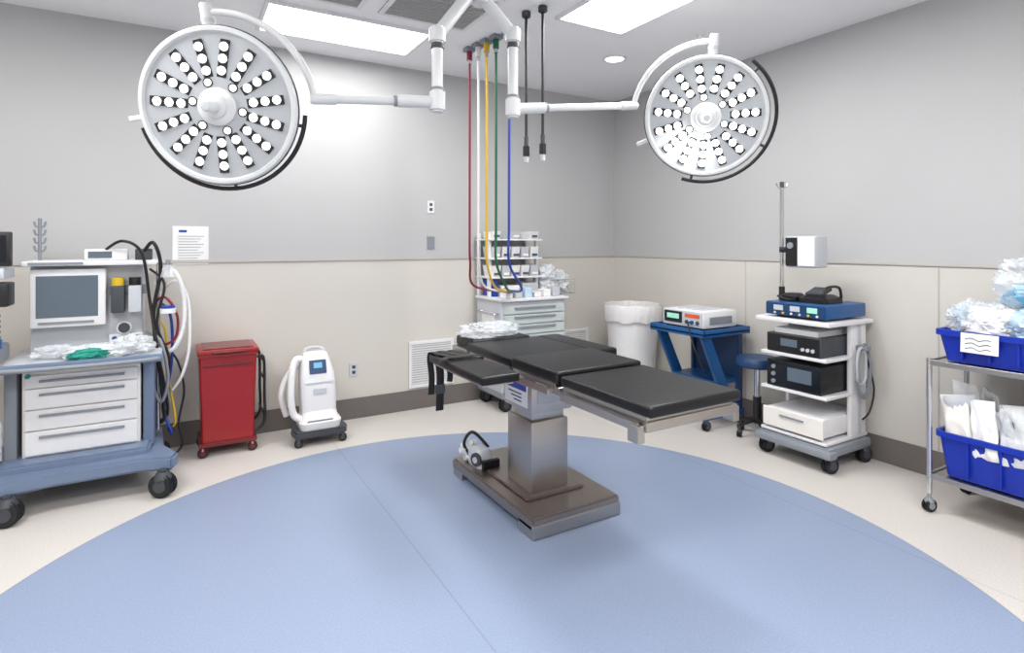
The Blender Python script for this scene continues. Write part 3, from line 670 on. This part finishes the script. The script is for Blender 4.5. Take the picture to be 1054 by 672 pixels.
g.tube('loose_cable',[(3.95,2.07,.7),(4.0,2.05,.5),(3.97,2.06,.35),(3.9,2.07,.3)],.006,BLACK)
# ---------------------------------------------------------------- steel cart with blue bins
g=G('steel_supply_cart',(3.78,1.15,0))
X0,X1,Y0,Y1=3.53,4.0,.62,1.54
for x in (X0+.012,X1-.012):
    for y in (Y0+.012,Y1-.012):
        g.cyl('post',(x,y,.1),(x,y,.84),.013,CHROME); g.caster(x,y,.036,.4,top=.12,hm=MGREY)
for z in (.82,.2):
    g.box('shelf',X0+.012,X1-.012,Y0+.012,Y1-.012,z,z+.006,STEEL,.002)
    for a in ((X0,X1,Y1-.02,Y1-.004),(X0,X1,Y0+.004,Y0+.02),(X0+.004,X0+.02,Y0,Y1),(X1-.02,X1-.004,Y0,Y1)): g.box('shelf_rim',*a,z-.018,z+.012,STEEL,.003)
def bin_(z0,h,y0,y1):
    cx_,cy_=3.765,(y0+y1)/2; wx=.42; wy=y1-y0
    g.loft('blue_bin',[(z0,cx_,cy_,wx-.06,wy-.06,.03),(z0+h-.03,cx_,cy_,wx-.01,wy-.01,.03),(z0+h-.03,cx_,cy_,wx+.02,wy+.02,.035),(z0+h,cx_,cy_,wx+.02,wy+.02,.035),(z0+h,cx_,cy_,wx-.01,wy-.01,.03),(z0+h-.03,cx_,cy_,wx-.02,wy-.02,.03),(z0+.01,cx_,cy_,wx-.07,wy-.07,.03)],BINB)
    for i in range(5):
        yy=y0+wy*(i+1)/6; g.box('bin_rib',cx_-wx/2-.002,cx_-wx/2+.02,yy-.005,yy+.005,z0+.02,z0+h-.03,BINB,.002)
bin_(.833,.17,.8,1.5); bin_(.213,.24,.66,1.5)
g.box('bin_label',-.0015,.0015,-.08,.08,-.05,.05,PAPER,0,X=rot((3.533,1.3,.95),0,3,0))
for i in range(3): g.tube('label_writing',[(3.5285,1.36,.97-.025*i),(3.529,1.33,.977-.025*i),(3.529,1.3,.965-.025*i),(3.529,1.27,.975-.025*i),(3.529,1.25,.97-.025*i)],.0016,INK,n=6)
TM=[FILM,WHITE,FILM,PBLUE,FILM]
for i in range(9):
    g.blob('wrapped_supplies',(3.66+.1*(i%3),.9+.19*(i//3)+.03*(i%2),1.03+.02*(i%3)),(.085,.11,.08+.02*(i%2)),TM[i%5],40+i,amp=.4)
for i in range(6):
    g.box('supply_box',-.06,.06,-.035,.035,-.07,.07,[PAPER,WHITE,PBLUE][i%3],.006,X=rot((3.64+.06*(i%2),.88+.11*i,1.06),random.uniform(-20,20),random.uniform(-15,15),random.uniform(-40,40)))
g.blob('blue_drape',(3.76,1.12,1.19),(.13,.14,.07),LBLUE,61,amp=.3); g.blob('clear_bag',(3.76,1.12,1.26),(.17,.18,.14),CLEAR,62)
g.blob('clear_bag',(3.7,1.4,1.06),(.12,.09,.09),CLEAR,64)
PK=[PAPER,OFFW,FILM,PBLUE,PAPER,LGREY,WHITE,FILM]
for i in range(24):
    y=.74+.031*i; h=.13+.06*random.random(); w=.05+.04*random.random()
    X=rot((3.63+.11*(i%3)+.02*random.random(),y,.24+h+.08*random.random()+.04),random.uniform(-18,18),random.uniform(-20,20),random.uniform(30,110))
    g.pouch('sterile_pouch',w,h,PK[i%8],i,X)
    g.box('pouch_label',-w*.6,w*.6,-.0215,-.0195,h*.25,h*.62,[INK,LBLUE,PBLUE,TEAL,LGREY][i%5],0,X=X)
for i in range(6):
    X=rot((3.59+.015*(i%2),.82+.12*i,.5),random.uniform(-18,18),random.uniform(-12,12),90+random.uniform(-15,15))
    g.pouch('sterile_pouch',.06,.15,[FILM,PAPER,OFFW][i%3],50+i,X)
# ---------------------------------------------------------------- camera
cd=bpy.data.cameras.new('camera'); cd.sensor_width=36; cd.lens=585/1054*36; cd.shift_y=-(336-250)/1054; cd.clip_start=.05
co=bpy.data.objects.new('camera',cd); SC.collection.objects.link(co); co.location=(0,0,1.468)
co.rotation_euler=(math.radians(90),0,-math.atan2(.5057,.8627)); SC.camera=co
w=bpy.data.worlds.new('world'); w.use_nodes=True; w.node_tree.nodes['Background'].inputs[0].default_value=(.8,.85,.9,1); w.node_tree.nodes['Background'].inputs[1].default_value=.3; SC.world=w
SC.view_settings.view_transform='Standard'; SC.view_settings.look='None'; SC.view_settings.exposure=0.06
